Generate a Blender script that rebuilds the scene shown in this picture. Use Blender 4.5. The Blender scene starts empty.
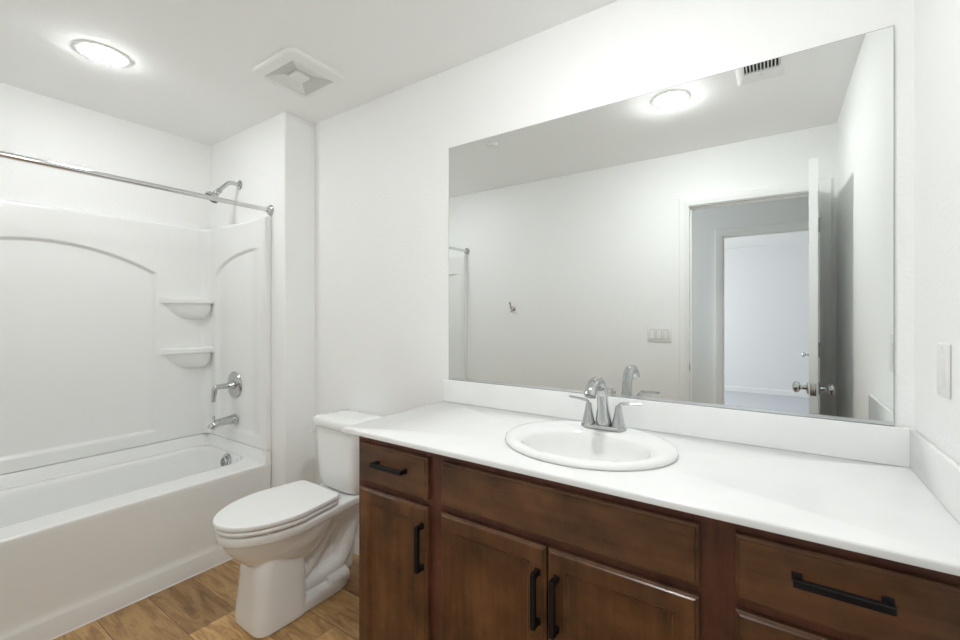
import bpy, bmesh, math, random
from mathutils import Vector, Matrix
random.seed(4)
PI = math.pi
S = bpy.context.scene
C = S.collection

# ------------------------------------------------------------------ camera, world, exposure
cam_d = bpy.data.cameras.new('camera')
cam = bpy.data.objects.new('camera', cam_d)
C.objects.link(cam)
cam.location = (0, 0, 1.2998)
cam.rotation_euler = (PI/2, 0, math.radians(33.297))
cam_d.sensor_width = 36.0
cam_d.lens = 427.15/960*36
cam_d.shift_x = (480-493.91)/960
cam_d.shift_y = (315.23-320)/960
cam_d.clip_start = 0.01
S.camera = cam

w = bpy.data.worlds.new('world')
S.world = w
w.use_nodes = True
w.node_tree.nodes['Background'].inputs[0].default_value = (0.75, 0.85, 1, 1)
w.node_tree.nodes['Background'].inputs[1].default_value = 0.3

S.view_settings.view_transform = 'Standard'
S.view_settings.look = 'None'
S.view_settings.gamma = 1
S.view_settings.use_curve_mapping = False
S.view_settings.exposure = 0.26
S.cycles.max_bounces = 14
S.cycles.diffuse_bounces = 9
S.cycles.glossy_bounces = 8
S.cycles.sample_clamp_indirect = 8

LAMP_TUB = 90.0        # radiance of the lens over the tub
LAMP_VANITY = 192.0     # radiance of the lens in front of the vanity
HALL_W = 6.0
BED_W = 33.0


def area_light(name, loc, rot, sx, sy, watts, col):
    d = bpy.data.lights.new(name, 'AREA')
    d.shape = 'RECTANGLE'
    d.size, d.size_y = sx, sy
    d.energy = watts
    d.color = col
    o = bpy.data.objects.new(name, d)
    o.location = loc
    o.rotation_euler = rot
    C.objects.link(o)
    return o


# lamp added to light the bedroom across the hall, in place of an unseen window
area_light('bedroom_fill_light', (-2.40, -3.6, 1.45), (0, -PI/2, 0), 1.4, 1.9, BED_W, (1.0, 0.985, 0.975))
# cool lamp added at the closed end of the hall to brighten it
area_light('hall_fill_light', (-1.58, -0.87, 1.5), (0, -PI/2, 0), 1.2, 1.0, HALL_W, (0.86, 0.945, 0.98))

# ------------------------------------------------------------------ measures of the room
H = 2.44
D = 1.541              # wall with the mirror
XR = 0.3077            # wall right of the vanity
XL = -2.289            # side of the tub alcove
YP = 1.355             # plumbing wall
XF = -3.169            # long wall behind the tub
YO = -0.165            # wall with the doorway
ZC = 0.9030            # counter top
M_FACE = D - 0.006

# ------------------------------------------------------------------ materials


def new_mat(name, col=(0.8, 0.8, 0.8), rough=0.5, metal=0.0, spec=0.5, coat=0.0):
    m = bpy.data.materials.new(name)
    m.use_nodes = True
    b = m.node_tree.nodes['Principled BSDF']
    b.inputs['Base Color'].default_value = (*col, 1)
    b.inputs['Roughness'].default_value = rough
    b.inputs['Metallic'].default_value = metal
    b.inputs['Specular IOR Level'].default_value = spec
    b.inputs['Coat Weight'].default_value = coat
    b.inputs['Coat Roughness'].default_value = 0.15
    return m, m.node_tree, b


def node(nt, t, **kw):
    n = nt.nodes.new(t)
    for k, v in kw.items():
        setattr(n, k, v)
    return n


def coords(nt, scale=(1, 1, 1), loc=(0, 0, 0)):
    tc = node(nt, 'ShaderNodeTexCoord')
    mp = node(nt, 'ShaderNodeMapping')
    mp.inputs['Scale'].default_value = scale
    mp.inputs['Location'].default_value = loc
    nt.links.new(tc.outputs['Object'], mp.inputs['Vector'])
    return mp.outputs['Vector']


def noise(nt, vec, scale, detail=4, rough=0.5):
    n = node(nt, 'ShaderNodeTexNoise')
    n.inputs['Scale'].default_value = scale
    n.inputs['Detail'].default_value = detail
    n.inputs['Roughness'].default_value = rough
    nt.links.new(vec, n.inputs['Vector'])
    return n.outputs['Fac']


def ramp(nt, fac, stops):
    r = node(nt, 'ShaderNodeValToRGB')
    e = r.color_ramp.elements
    while len(e) < len(stops):
        e.new(0.5)
    for el, (p, c) in zip(e, stops):
        el.position = p
        el.color = (*c, 1)
    nt.links.new(fac, r.inputs['Fac'])
    return r.outputs['Color']


def bump(nt, b, fac, strength, dist=0.002):
    n = node(nt, 'ShaderNodeBump')
    n.inputs['Strength'].default_value = strength
    n.inputs['Distance'].default_value = dist
    nt.links.new(fac, n.inputs['Height'])
    nt.links.new(n.outputs['Normal'], b.inputs['Normal'])


def paint(name, col, rough, scale, strength):
    m, nt, b = new_mat(name, col, rough)
    v = coords(nt)
    f1 = noise(nt, v, scale, 3, 0.55)
    bump(nt, b, f1, strength, 0.003)
    return m


M = {}
M['wall'] = paint('wall_paint', (0.915, 0.92, 0.912), 0.55, 85, 0.42)
M['ceiling'] = paint('ceiling_paint', (0.93, 0.932, 0.925), 0.8, 80, 0.15)
M['trim'] = paint('trim_paint', (0.90, 0.905, 0.895), 0.35, 20, 0.02)
M['hall'] = paint('hall_paint', (0.86, 0.875, 0.88), 0.6, 95, 0.2)
M['acrylic'] = paint('white_acrylic', (0.875, 0.88, 0.87), 0.16, 6, 0.01)
M['china'] = paint('vitreous_china', (0.88, 0.885, 0.875), 0.08, 6, 0.005)
M['seat'] = paint('seat_plastic', (0.89, 0.895, 0.885), 0.22, 6, 0.005)
M['plastic'] = paint('white_plastic', (0.85, 0.85, 0.83), 0.35, 6, 0.005)
M['grille'] = paint('fan_grille_plastic', (0.80, 0.80, 0.78), 0.5, 6, 0.005)
M['dark'] = new_mat('dark_gap', (0.02, 0.02, 0.02), 0.8)[0]
M['nozzle'] = new_mat('dark_rubber', (0.09, 0.09, 0.09), 0.6)[0]
M['rod'] = None
M['gasket'] = new_mat('grey_plastic', (0.35, 0.35, 0.35), 0.6)[0]
M['mirror'] = new_mat('silvered_glass', (0.855, 0.875, 0.865), 0.0, 1.0)[0]
M['black'] = paint('black_metal', (0.006, 0.006, 0.007), 0.5, 60, 0.02)
M['black'].node_tree.nodes['Principled BSDF'].inputs['Specular IOR Level'].default_value = 0.28


def counter_mat():
    m, nt, b = new_mat('cultured_marble', (0.84, 0.84, 0.83), 0.16)
    v = coords(nt)
    f = noise(nt, v, 9, 4)
    c = ramp(nt, f, [(0.3, (0.85, 0.855, 0.85)), (0.7, (0.88, 0.885, 0.88))])
    nt.links.new(c, b.inputs['Base Color'])
    return m


M['counter'] = counter_mat()


def chrome(name, col, rough):
    m, nt, b = new_mat(name, col, rough, 1.0)
    v = coords(nt)
    f = noise(nt, v, 30, 2)
    r = node(nt, 'ShaderNodeMapRange')
    r.inputs['To Min'].default_value = max(0, rough - 0.02)
    r.inputs['To Max'].default_value = rough + 0.02
    nt.links.new(f, r.inputs['Value'])
    nt.links.new(r.outputs['Result'], b.inputs['Roughness'])
    return m


M['chrome'] = chrome('chrome', (0.57, 0.58, 0.585), 0.05)
M['rod'] = chrome('bright_chrome', (0.74, 0.745, 0.74), 0.08)
M['nickel'] = chrome('nickel', (0.62, 0.61, 0.59), 0.18)
M['alu'] = chrome('aluminium_channel', (0.80, 0.82, 0.83), 0.22)


def wood(name, lo, mid, hi, rough, along):
    m, nt, b = new_mat(name, mid, rough, spec=0.4, coat=0.12)
    sc = {'z': (22, 22, 2.2), 'x': (2.2, 22, 22)}[along]
    f1 = noise(nt, coords(nt, sc), 1.6, 7, 0.62)
    f2 = noise(nt, coords(nt), 7, 4, 0.6)
    mx = node(nt, 'ShaderNodeMix')
    mx.inputs[0].default_value = 0.62
    nt.links.new(f1, mx.inputs[2])
    nt.links.new(f2, mx.inputs[3])
    c = ramp(nt, mx.outputs[0], [(0.39, lo), (0.50, mid), (0.63, hi)])
    nt.links.new(c, b.inputs['Base Color'])
    bump(nt, b, f1, 0.05, 0.001)
    return m


M['door_wood'] = wood('stained_door_wood', (0.066, 0.029, 0.0115), (0.118, 0.050, 0.0195), (0.185, 0.078, 0.031), 0.33, 'z')
M['drawer_wood'] = wood('stained_drawer_wood', (0.066, 0.030, 0.0130), (0.115, 0.051, 0.0215), (0.180, 0.080, 0.034), 0.33, 'x')
M['frame_wood'] = wood('stained_frame_wood', (0.078, 0.027, 0.0165), (0.120, 0.041, 0.0245), (0.168, 0.060, 0.035), 0.36, 'z')


def floor_mat():
    m, nt, b = new_mat('vinyl_planks', (0.3, 0.2, 0.12), 0.42)
    tc = node(nt, 'ShaderNodeTexCoord')
    mp = node(nt, 'ShaderNodeMapping')
    nt.links.new(tc.outputs['Object'], mp.inputs['Vector'])
    mp.inputs['Location'].default_value = (0.32, -1.4825, 0)
    br = node(nt, 'ShaderNodeTexBrick')
    br.offset = 0.37
    br.offset_frequency = 2
    br.inputs['Scale'].default_value = 1
    br.inputs['Brick Width'].default_value = 1.22
    br.inputs['Row Height'].default_value = 0.178
    br.inputs['Mortar Size'].default_value = 0.0012
    br.inputs['Mortar Smooth'].default_value = 0.1
    br.inputs['Color1'].default_value = (0, 0, 0, 1)
    br.inputs['Color2'].default_value = (1, 1, 1, 1)
    br.inputs['Mortar'].default_value = (0.5, 0.5, 0.5, 1)
    nt.links.new(mp.outputs['Vector'], br.inputs['Vector'])
    # every plank samples its own patch of grain
    sep = node(nt, 'ShaderNodeVectorMath', operation='MULTIPLY_ADD')
    sep.inputs[1].default_value = (7.0, 3.1, 5.0)
    nt.links.new(br.outputs['Color'], sep.inputs[0])
    nt.links.new(tc.outputs['Object'], sep.inputs[2])
    st = node(nt, 'ShaderNodeMapping')
    st.inputs['Scale'].default_value = (1.6, 11, 1)
    nt.links.new(sep.outputs[0], st.inputs['Vector'])
    nz = node(nt, 'ShaderNodeTexNoise')
    nz.inputs['Scale'].default_value = 2.3
    nz.inputs['Detail'].default_value = 9
    nz.inputs['Roughness'].default_value = 0.66
    nz.inputs['Distortion'].default_value = 1.6
    nt.links.new(st.outputs['Vector'], nz.inputs['Vector'])
    grain = ramp(nt, nz.outputs['Fac'], [(0.28, (0.190, 0.103, 0.042)), (0.45, (0.380, 0.226, 0.094)),
                                          (0.60, (0.530, 0.345, 0.160)), (0.78, (0.380, 0.222, 0.090))])
    tone = ramp(nt, br.outputs['Color'], [(0.0, (0.60, 0.55, 0.50)), (0.5, (1.02, 0.99, 0.95)), (1.0, (1.30, 1.28, 1.25))])
    mul = node(nt, 'ShaderNodeMix', data_type='RGBA', blend_type='MULTIPLY')
    mul.inputs[0].default_value = 1
    nt.links.new(grain, mul.inputs[6])
    nt.links.new(tone, mul.inputs[7])
    # knots
    kn = node(nt, 'ShaderNodeTexVoronoi')
    kn.inputs['Scale'].default_value = 5.5
    nt.links.new(sep.outputs[0], kn.inputs['Vector'])
    kr = ramp(nt, kn.outputs['Distance'], [(0.03, (0.45, 0.40, 0.36)), (0.12, (1, 1, 1))])
    m2 = node(nt, 'ShaderNodeMix', data_type='RGBA', blend_type='MULTIPLY')
    m2.inputs[0].default_value = 0.8
    nt.links.new(mul.outputs[2], m2.inputs[6])
    nt.links.new(kr, m2.inputs[7])
    m3 = node(nt, 'ShaderNodeMix', data_type='RGBA')
    nt.links.new(br.outputs['Fac'], m3.inputs[0])
    nt.links.new(m2.outputs[2], m3.inputs[6])
    m3.inputs[7].default_value = (0.09, 0.05, 0.027, 1)
    nt.links.new(m3.outputs[2], b.inputs['Base Color'])
    bump(nt, b, nz.outputs['Fac'], 0.08, 0.001)
    return m


M['floor'] = floor_mat()
M['carpet'] = paint('pale_carpet', (0.62, 0.64, 0.68), 0.95, 300, 0.6)


def lens_mat(name, strength):
    m, nt, b = new_mat(name, (0.9, 0.9, 0.9), 0.4)
    b.inputs['Emission Color'].default_value = (0.962, 0.985, 0.988, 1)
    b.inputs['Emission Strength'].default_value = strength
    return m


M['lens'] = lens_mat('lit_lens_tub', LAMP_TUB)
M['lens_vanity'] = lens_mat('lit_lens_vanity', LAMP_VANITY)

# ------------------------------------------------------------------ mesh helpers
OFFSET = {}            # world position of each root, so that parts can be built in room coordinates


class MB:
    def __init__(self):
        self.bm = bmesh.new()

    def add(self, verts, faces):
        vs = [self.bm.verts.new(v) for v in verts]
        for f in faces:
            try:
                self.bm.faces.new([vs[i] for i in f])
            except ValueError:
                pass
        return vs

    def box(self, x0, x1, y0, y1, z0, z1, bev=0.0, seg=2):
        t = bmesh.new()
        bmesh.ops.create_cube(t, size=1)
        for v in t.verts:
            v.co = ((x0+x1)/2 + v.co.x*(x1-x0), (y0+y1)/2 + v.co.y*(y1-y0), (z0+z1)/2 + v.co.z*(z1-z0))
        if bev:
            bmesh.ops.bevel(t, geom=t.edges[:], offset=bev, segments=seg, affect='EDGES', profile=0.5)
        self.merge(t)
        return self

    def merge(self, t, mat=None):
        if mat is not None:
            t.transform(mat)
        me = bpy.data.meshes.new('tmp')
        t.to_mesh(me)
        t.free()
        self.bm.from_mesh(me)
        bpy.data.meshes.remove(me)

    def loft(self, rings, cap0=True, cap1=True, closed=True):
        n = len(rings[0])
        verts = [p for r in rings for p in r]
        faces = []
        for k in range(len(rings)-1):
            for i in range(n if closed else n-1):
                j = (i+1) % n
                faces.append((k*n+i, k*n+j, (k+1)*n+j, (k+1)*n+i))
        if cap0:
            faces.append(tuple(reversed(range(n))))
        if cap1:
            b = (len(rings)-1)*n
            faces.append(tuple(range(b, b+n)))
        self.add(verts, faces)
        return self

    def tube(self, path, radii, n=20, flat=1.0, up=Vector((0, 0, 1)), caps=True):
        path = [Vector(p) for p in path]
        if not isinstance(radii, (list, tuple)):
            radii = [radii]*len(path)
        if len(radii) != len(path):
            rs = list(radii)
            radii = []
            for i in range(len(path)):
                t = i/(len(path)-1)*(len(rs)-1)
                j = min(int(t), len(rs)-2)
                radii.append(rs[j]+(rs[j+1]-rs[j])*(t-j))
        rings = []
        u = None
        for i, p in enumerate(path):
            a = path[max(i-1, 0)]
            b = path[min(i+1, len(path)-1)]
            t = (b-a).normalized()
            if u is None:
                u = up if abs(t.dot(up)) < 0.95 else Vector((1, 0, 0))
            s = t.cross(u).normalized()
            u = s.cross(t).normalized()
            rings.append([p + s*(radii[i]*math.cos(2*PI*k/n)) + u*(radii[i]*flat*math.sin(2*PI*k/n)) for k in range(n)])
        return self.loft(rings, caps, caps)

    def lathe(self, prof, origin, axis=(0, 0, 1), n=40, cap0=True, cap1=True):
        """prof: (radius, distance along the axis)"""
        ax = Vector(axis).normalized()
        ref = Vector((0, 0, 1)) if abs(ax.z) < 0.9 else Vector((1, 0, 0))
        s = ax.cross(ref).normalized()
        t = ax.cross(s)
        o = Vector(origin)
        rings = [[o + ax*h + (s*math.cos(2*PI*k/n) + t*math.sin(2*PI*k/n))*max(r, 1e-4) for k in range(n)] for r, h in prof]
        return self.loft(rings, cap0, cap1)

    def build(self, name, mat, parent=None, smooth=38, local=False):
        bm = self.bm
        bmesh.ops.recalc_face_normals(bm, faces=bm.faces[:])
        if smooth:
            lim = math.radians(smooth)
            for f in bm.faces:
                f.smooth = True
            for e in bm.edges:
                if len(e.link_faces) == 2 and e.calc_face_angle(0) > lim:
                    e.smooth = False
        if parent is not None and not local:
            bm.transform(Matrix.Translation(-Vector(OFFSET[parent.name])))
        me = bpy.data.meshes.new(name)
        bm.to_mesh(me)
        bm.free()
        me.materials.append(mat)
        o = bpy.data.objects.new(name, me)
        C.objects.link(o)
        if parent is not None:
            o.parent = parent
            OFFSET[o.name] = OFFSET[parent.name]
        else:
            OFFSET[o.name] = (0, 0, 0)
        return o


def thing(name, label, cat, loc=(0, 0, 0), rz=0.0, group=None):
    o = bpy.data.objects.new(name, None)
    o.empty_display_size = 0.05
    C.objects.link(o)
    o.location = loc
    o.rotation_euler = (0, 0, rz)
    o['label'] = label
    o['category'] = cat
    if group:
        o['group'] = group
    OFFSET[o.name] = loc
    return o


def struct(name, mb, mat, parent=None, smooth=38):
    o = mb.build(name, mat, parent, smooth)
    if parent is None:
        o['kind'] = 'structure'
    return o


def copy_tree(src, loc, label):
    r = src.copy()
    C.objects.link(r)
    r.location = loc
    r['label'] = label
    OFFSET[r.name] = loc
    for ch in src.children:
        c = ch.copy()
        C.objects.link(c)
        c.parent = r
        for g in ch.children:
            d = g.copy()
            C.objects.link(d)
            d.parent = c
    return r


def rrect(x0, x1, y0, y1, r, z, n=10):
    pts = []
    for cx, cy, a0 in ((x1-r, y1-r, 0), (x0+r, y1-r, PI/2), (x0+r, y0+r, PI), (x1-r, y0+r, 1.5*PI)):
        for k in range(n+1):
            a = a0 + PI/2*k/n
            pts.append(Vector((cx+r*math.cos(a), cy+r*math.sin(a), z)))
    return pts


def arc_path(pts, n=8, r=0.03):
    """polyline with rounded corners"""
    pts = [Vector(p) for p in pts]
    out = [pts[0]]
    for i in range(1, len(pts)-1):
        a, b, c = pts[i-1], pts[i], pts[i+1]
        d1 = (a-b)
        d2 = (c-b)
        k = min(r, d1.length*0.49, d2.length*0.49)
        p0 = b+d1.normalized()*k
        p2 = b+d2.normalized()*k
        for j in range(n+1):
            t = j/n
            out.append(p0*(1-t)**2 + b*2*t*(1-t) + p2*t*t)
    out.append(pts[-1])
    return out


# ------------------------------------------------------------------ room shell
BED_Y = -5.30
HALL_Y = -1.45
struct('floor', MB().box(XF-0.12, 2.2, HALL_Y-0.06, D+0.12, -0.06, 0), M['floor'])
struct('floor_bedroom', MB().box(-2.6, 2.2, BED_Y-0.1, HALL_Y-0.06, -0.06, 0), M['carpet'])
struct('ceiling', MB().box(XF-0.12, 2.2, BED_Y-0.1, D+0.12, H, H+0.06), M['ceiling'])
struct('wall_back', MB().box(XL-0.2, XR+0.12, D, D+0.12, 0, H), M['wall'])
struct('wall_right', MB().box(XR, XR+0.12, YO-0.12, D, 0, H), M['wall'])
struct('wall_left', MB().box(XF-0.12, XF, YO-0.12, D, 0, H), M['wall'])


def rounded_end_wall():
    m = MB()
    r = 0.012
    pts = [(XF, D), (XF, YP)]
    for k in range(7):
        a = -PI/2 + PI/2*k/6
        pts.append((XL-r+r*math.cos(a), YP+r+r*math.sin(a)))
    pts.append((XL, D))
    m.loft([[Vector((x, y, z)) for x, y in pts] for z in (0, H)])
    return m


struct('wall_plumbing', rounded_end_wall(), M['wall'])

# wall with the doorway
JX0, JX1, JZ = -0.497, 0.224, 2.055           # clear opening between the jambs
m = MB()
m.box(XF, JX0-0.019, YO-0.12, YO, 0, H)
m.box(JX1+0.019, XR, YO-0.12, YO, 0, H)
m.box(JX0-0.019, JX1+0.019, YO-0.12, YO, JZ+0.019, H)
struct('wall_front', m, M['wall'], smooth=0)

# hall and bedroom beyond
OX0, OX1, OZ = -0.408, 0.310, 2.040
m = MB()
m.box(-2.6, OX0-0.019, HALL_Y-0.12, HALL_Y, 0, H)
m.box(OX1+0.019, 2.2, HALL_Y-0.12, HALL_Y, 0, H)
m.box(OX0-0.019, OX1+0.019, HALL_Y-0.12, HALL_Y, OZ+0.019, H)
struct('wall_hall', m, M['hall'], smooth=0)
m = MB()
m.box(-1.72, -1.60, HALL_Y, YO-0.12, 0, H)
m.box(1.30, 1.42, HALL_Y, YO-0.12, 0, H)
m.box(XR, 1.42, YO-0.12, YO, 0, H)
struct('wall_hall_ends', m, M['hall'], smooth=0)
m = MB()
m.box(-2.6, 2.2, BED_Y-0.1, BED_Y, 0, H)
m.box(-2.6, -2.5, BED_Y, HALL_Y-0.12, 0, H)
m.box(2.1, 2.2, BED_Y, HALL_Y-0.12, 0, H)
struct('wall_bedroom', m, M['hall'], smooth=0)


def base_profile(h=0.085, t=0.012):
    return [(0, 0), (t, 0), (t, h-0.014), (t*0.55, h-0.004), (t*0.3, h), (0, h)]


def baseboard(name, p0, p1, nrm):
    """runs from p0 to p1 along a wall whose room-side normal is nrm"""
    n = Vector((*nrm, 0))
    m = MB()
    m.loft([[Vector((*p, 0)) + n*a + Vector((0, 0, b)) for a, b in base_profile()] for p in (p0, p1)])
    return struct(name, m, M['trim'], smooth=20)


baseboard('baseboard_back', (XL+0.012, D), (-1.224, D), (0, -1))
baseboard('baseboard_alcove', (XL, YP+0.02), (XL, D), (1, 0))
baseboard('baseboard_front', (-2.30, YO), (JX0-0.07, YO), (0, 1))
baseboard('baseboard_right', (XR, 0.06), (XR, 0.96), (-1, 0))
baseboard('baseboard_bedroom', (-2.5, BED_Y), (2.1, BED_Y), (0, 1))
baseboard('baseboard_hall', (-1.6, HALL_Y), (OX0-0.07, HALL_Y), (0, 1))


def door_trim(name, x0, x1, z, ya, yb, xmax=None):
    """jamb lining, stops and casings of an opening through a wall from ya (room side) to yb"""
    m = MB()
    # lining
    m.box(x0-0.019, x0, yb, ya, 0, z+0.019)
    m.box(x1, x1+0.019, yb, ya, 0, z+0.019)
    m.box(x0, x1, yb, ya, z, z+0.019)
    # stops
    ys = ya-0.040
    m.box(x0, x0+0.011, ys-0.035, ys, 0, z, 0.002, 1)
    m.box(x1-0.011, x1, ys-0.035, ys, 0, z, 0.002, 1)
    m.box(x0+0.011, x1-0.011, ys-0.035, ys, z-0.011, z, 0.002, 1)
    cw = 0.057
    for y, sgn in ((ya, 1), (yb, -1)):
        r = 0.005
        prof = [(0, 0), (0, 0.009), (0.004, 0.011), (0.018, 0.012), (0.026, 0.016), (cw-0.006, 0.017), (cw, 0.014), (cw, 0)]
        xa, xb, zt = x0-r, x1+r, z+r
        rings = []
        for (px, pz, dx, dz) in ((xa, 0, -1, 0), (xa, zt, -1, 1), (xb, zt, 1, 1), (xb, 0, 1, 0)):
            rings.append([Vector((min(px+dx*a, xmax if xmax else 9), y+sgn*b, pz+dz*a)) for a, b in prof])
        m.loft(rings)
    return struct(name, m, M['trim'], smooth=25)


door_trim('trim_1', JX0, JX1, JZ, YO, YO-0.12, XR-0.002)
door_trim('trim_2', OX0, OX1, OZ, HALL_Y, HALL_Y-0.12)


def door_leaf(name, width, height, loc, ang, knobs, knob_z):
    """hinge edge at the origin, leaf along +x, face at y = 0 .. thickness"""
    th = 0.035
    root = MB()
    W0, W1, Z0, Z1 = 0.003, width, 0.010, height
    rails = [(0.115, width-0.115, 0.24, 0.86), (0.115, width-0.115, 1.02, height-0.125)]
    for side, y in ((-1, 0.0), (1, th)):
        xs = [W0, rails[0][0], rails[0][1], W1]
        zs = [Z0, rails[0][2], rails[0][3], rails[1][2], rails[1][3], Z1]
        for i in range(3):
            for j in range(5):
                a, b, c, d = xs[i], xs[i+1], zs[j], zs[j+1]
                if i == 1 and j in (1, 3):
                    rr = []
                    for ins, dep in ((0, 0), (0.012, 0.007), (0.03, 0.007)):
                        yy = y - side*dep
                        rr.append([Vector((a+ins, yy, c+ins)), Vector((b-ins, yy, c+ins)), Vector((b-ins, yy, d-ins)), Vector((a+ins, yy, d-ins))])
                    root.loft(rr, False, True)
                else:
                    root.add([(a, y, c), (b, y, c), (b, y, d), (a, y, d)], [(0, 1, 2, 3)])
    for (a, c, b, d) in ((W0, Z0, W1, Z0), (W1, Z0, W1, Z1), (W1, Z1, W0, Z1), (W0, Z1, W0, Z0)):
        root.add([(a, 0, c), (b, 0, d), (b, th, d), (a, th, c)], [(0, 1, 2, 3)])
    bmesh.ops.remove_doubles(root.bm, verts=root.bm.verts[:], dist=1e-5)
    o = root.build(name, M['trim'], None, 20)
    o['kind'] = 'structure'
    o.location = loc
    o.rotation_euler = (0, 0, ang)
    kx = width-0.060
    for side, y in ((-1, 0.0), (1, th)):
        if side not in knobs:
            continue
        k = MB()
        k.lathe([(0.030, 0), (0.031, 0.004), (0.026, 0.009), (0.012, 0.012), (0.010, 0.026), (0.013, 0.034), (0.024, 0.040),
                 (0.028, 0.049), (0.027, 0.058), (0.020, 0.065), (0.006, 0.068)], (kx, y, knob_z), (0, side, 0), 28)
        k.build('knob', M['chrome'], o, local=True)
    lp = MB()
    lp.box(width-0.001, width+0.0015, 0.005, 0.030, knob_z-0.029, knob_z+0.029, 0.0005, 1)
    lp.box(width+0.001, width+0.007, 0.012, 0.023, knob_z-0.009, knob_z+0.009, 0.002, 1)
    lp.build('latch_plate', M['nickel'], o, local=True)
    for z in (0.22, 1.09, 1.845):
        h = MB()
        h.lathe([(0.0065, -0.045), (0.0065, 0.045)], (-0.002, -0.005, z), (0, 0, 1), 14)
        h.box(0.0, 0.030, -0.0015, 0.0005, z-0.044, z+0.044)
        h.build('hinge', M['nickel'], o, local=True)
    return o


# bathroom door, swung into the room; its room-side face turns towards the right wall
lx, ly = JX1-0.002, YO+0.004
tx, ty = 0.153+0.02, 0.518
ang = math.atan2(ty-ly, tx-lx)
dw = math.hypot(tx-lx, ty-ly)
door_leaf('door_1', dw, 2.052, (lx, ly, 0), ang, (-1, 1), 0.942)
# bedroom door, swung into the bedroom against its right side
door_leaf('door_2', 0.70, 2.032, (OX1-0.002, HALL_Y-0.122, 0), -PI/2-0.02, (-1,), 0.905)

sp = MB()
sp.box(JX0-0.0005, JX0+0.0015, YO-0.034, YO-0.006, 0.905, 0.965, 0.0005, 1)
sp.box(JX0-0.0005, JX0+0.004, YO-0.010, YO-0.001, 0.918, 0.952, 0.001, 1)
o = sp.build('strike_plate', M['nickel'])
o['label'] = 'small metal strike plate on the door jamb seen in the mirror'
o['category'] = 'strike plate'

# ------------------------------------------------------------------ bathtub
TX0, TX1 = XF+0.004, -2.420
TY0, TY1 = YO+0.004, YP-0.004
RIM, FL = 0.455, 0.525
tub = thing('bathtub', 'long white alcove bathtub with a plain apron on the wood floor', 'bathtub', (-2.79, 0.6, 0))
m = MB()
n = 12
outer = rrect(TX0, TX1-0.012, TY0, TY1, 0.004, RIM, n)
# front edge roll and apron are a separate profile; the deck runs from the outer rectangle to the basin
IX0, IX1, IY0, IY1 = TX0+0.050, -2.560, TY0+0.10, TY1-0.040
rings = [outer]
for ins, z, r in ((0.0, RIM, 0.13), (0.0012, RIM-0.009, 0.13), (0.0075, RIM-0.010, 0.13), (0.0095, RIM-0.001, 0.13), (0.020, RIM-0.001, 0.13), (0.028, RIM-0.008, 0.128),
                  (0.034, RIM-0.022, 0.125), (0.040, RIM-0.05, 0.12), (0.052, RIM-0.14, 0.115), (0.070, 0.20, 0.11), (0.085, 0.14, 0.11),
                  (0.110, 0.105, 0.10), (0.15, 0.092, 0.09)):
    rings.append(rrect(IX0+ins*0.8, IX1-ins, IY0+ins*1.6, IY1-ins*(0.5 if z > 0.3 else 0.9), r, z, n))
m.loft(rings, False, True)
prof = [(TX1-0.012, RIM), (TX1-0.006, RIM-0.0008), (TX1-0.0015, RIM-0.0035), (TX1, RIM-0.009), (TX1-0.001, RIM-0.03), (TX1-0.004, RIM-0.08), (TX1-0.010, RIM-0.20),
        (TX1-0.012, 0.14), (TX1-0.0115, 0.115), (TX1-0.009, 0.100), (TX1-0.003, 0.088), (TX1, 0.080), (TX1, 0.002), (TX1-0.03, 0.002)]
m.loft([[Vector((x, y, z)) for x, z in prof] for y in (TY0, TY1)], False, False, closed=False)
# upstand flange against the three walls
f = 0.026
m.loft([rr for rr in (
    rrect(TX0, TX1+0.5, TY0, TY1, 0.004, FL, n),
    rrect(TX0+f-0.006, TX1+0.5, TY0+f-0.006, TY1-f+0.006, 0.02, FL, n),
    rrect(TX0+f, TX1+0.5, TY0+f, TY1-f, 0.02, FL-0.006, n),
    rrect(TX0+f+0.004, TX1+0.5, TY0+f+0.004, TY1-f-0.004, 0.02, RIM+0.012, n),
    rrect(TX0+f+0.014, TX1+0.5, TY0+f+0.014, TY1-f-0.014, 0.02, RIM-0.012, n))], False, False)
cut = bmesh.ops.bisect_plane(m.bm, geom=m.bm.verts[:]+m.bm.edges[:]+m.bm.faces[:], plane_co=(TX1+0.0006, 0, 0), plane_no=(1, 0, 0), clear_outer=True)
m.box(TX1-0.04, TX1-0.0004, TY1-f-0.002, TY1, RIM-0.03, FL, 0.003, 2)
m.box(TX1-0.04, TX1-0.0004, TY0, TY0+f+0.002, RIM-0.03, FL, 0.003, 2)
m.build('tub_shell', M['acrylic'], tub, 50)
m = MB()
m.loft([[Vector((TX1-0.001, y, 0.0005)), Vector((TX1+0.004, y, 0.0005)), Vector((TX1+0.003, y, 0.003)), Vector((TX1-0.001, y, 0.005))] for y in (TY0+0.01, TY1)])
m.build('caulk_bead', M['plastic'], tub, 0)
ov = MB()
oa = Vector((0, -1, 0.16)).normalized()
ov.lathe([(0.049, 0), (0.050, 0.005), (0.047, 0.011), (0.036, 0.014), (0.033, 0.012)], (-2.800, IY1-0.021, 0.404), oa, 36, True, True)
ov.lathe([(0.032, 0.012), (0.032, 0.021), (0.027, 0.026), (0.008, 0.027)], (-2.800, IY1-0.021, 0.404), oa, 36)
ovo = ov.build('overflow_cover', M['chrome'], tub)
sl = MB()
sax = oa.cross(Vector((1, 0, 0))).normalized()
for k in range(-2, 3):
    hw = math.sqrt(max(0, 0.024**2-(k*0.009)**2))
    c = Vector((-2.800, IY1-0.021, 0.404)) + oa*0.0268 + sax*(k*0.009)
    sl.tube([c-Vector((hw, 0, 0)), c+Vector((hw, 0, 0))], 0.0018, 8)
sl.build('overflow_slot', M['dark'], ovo)
dr = MB()
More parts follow.
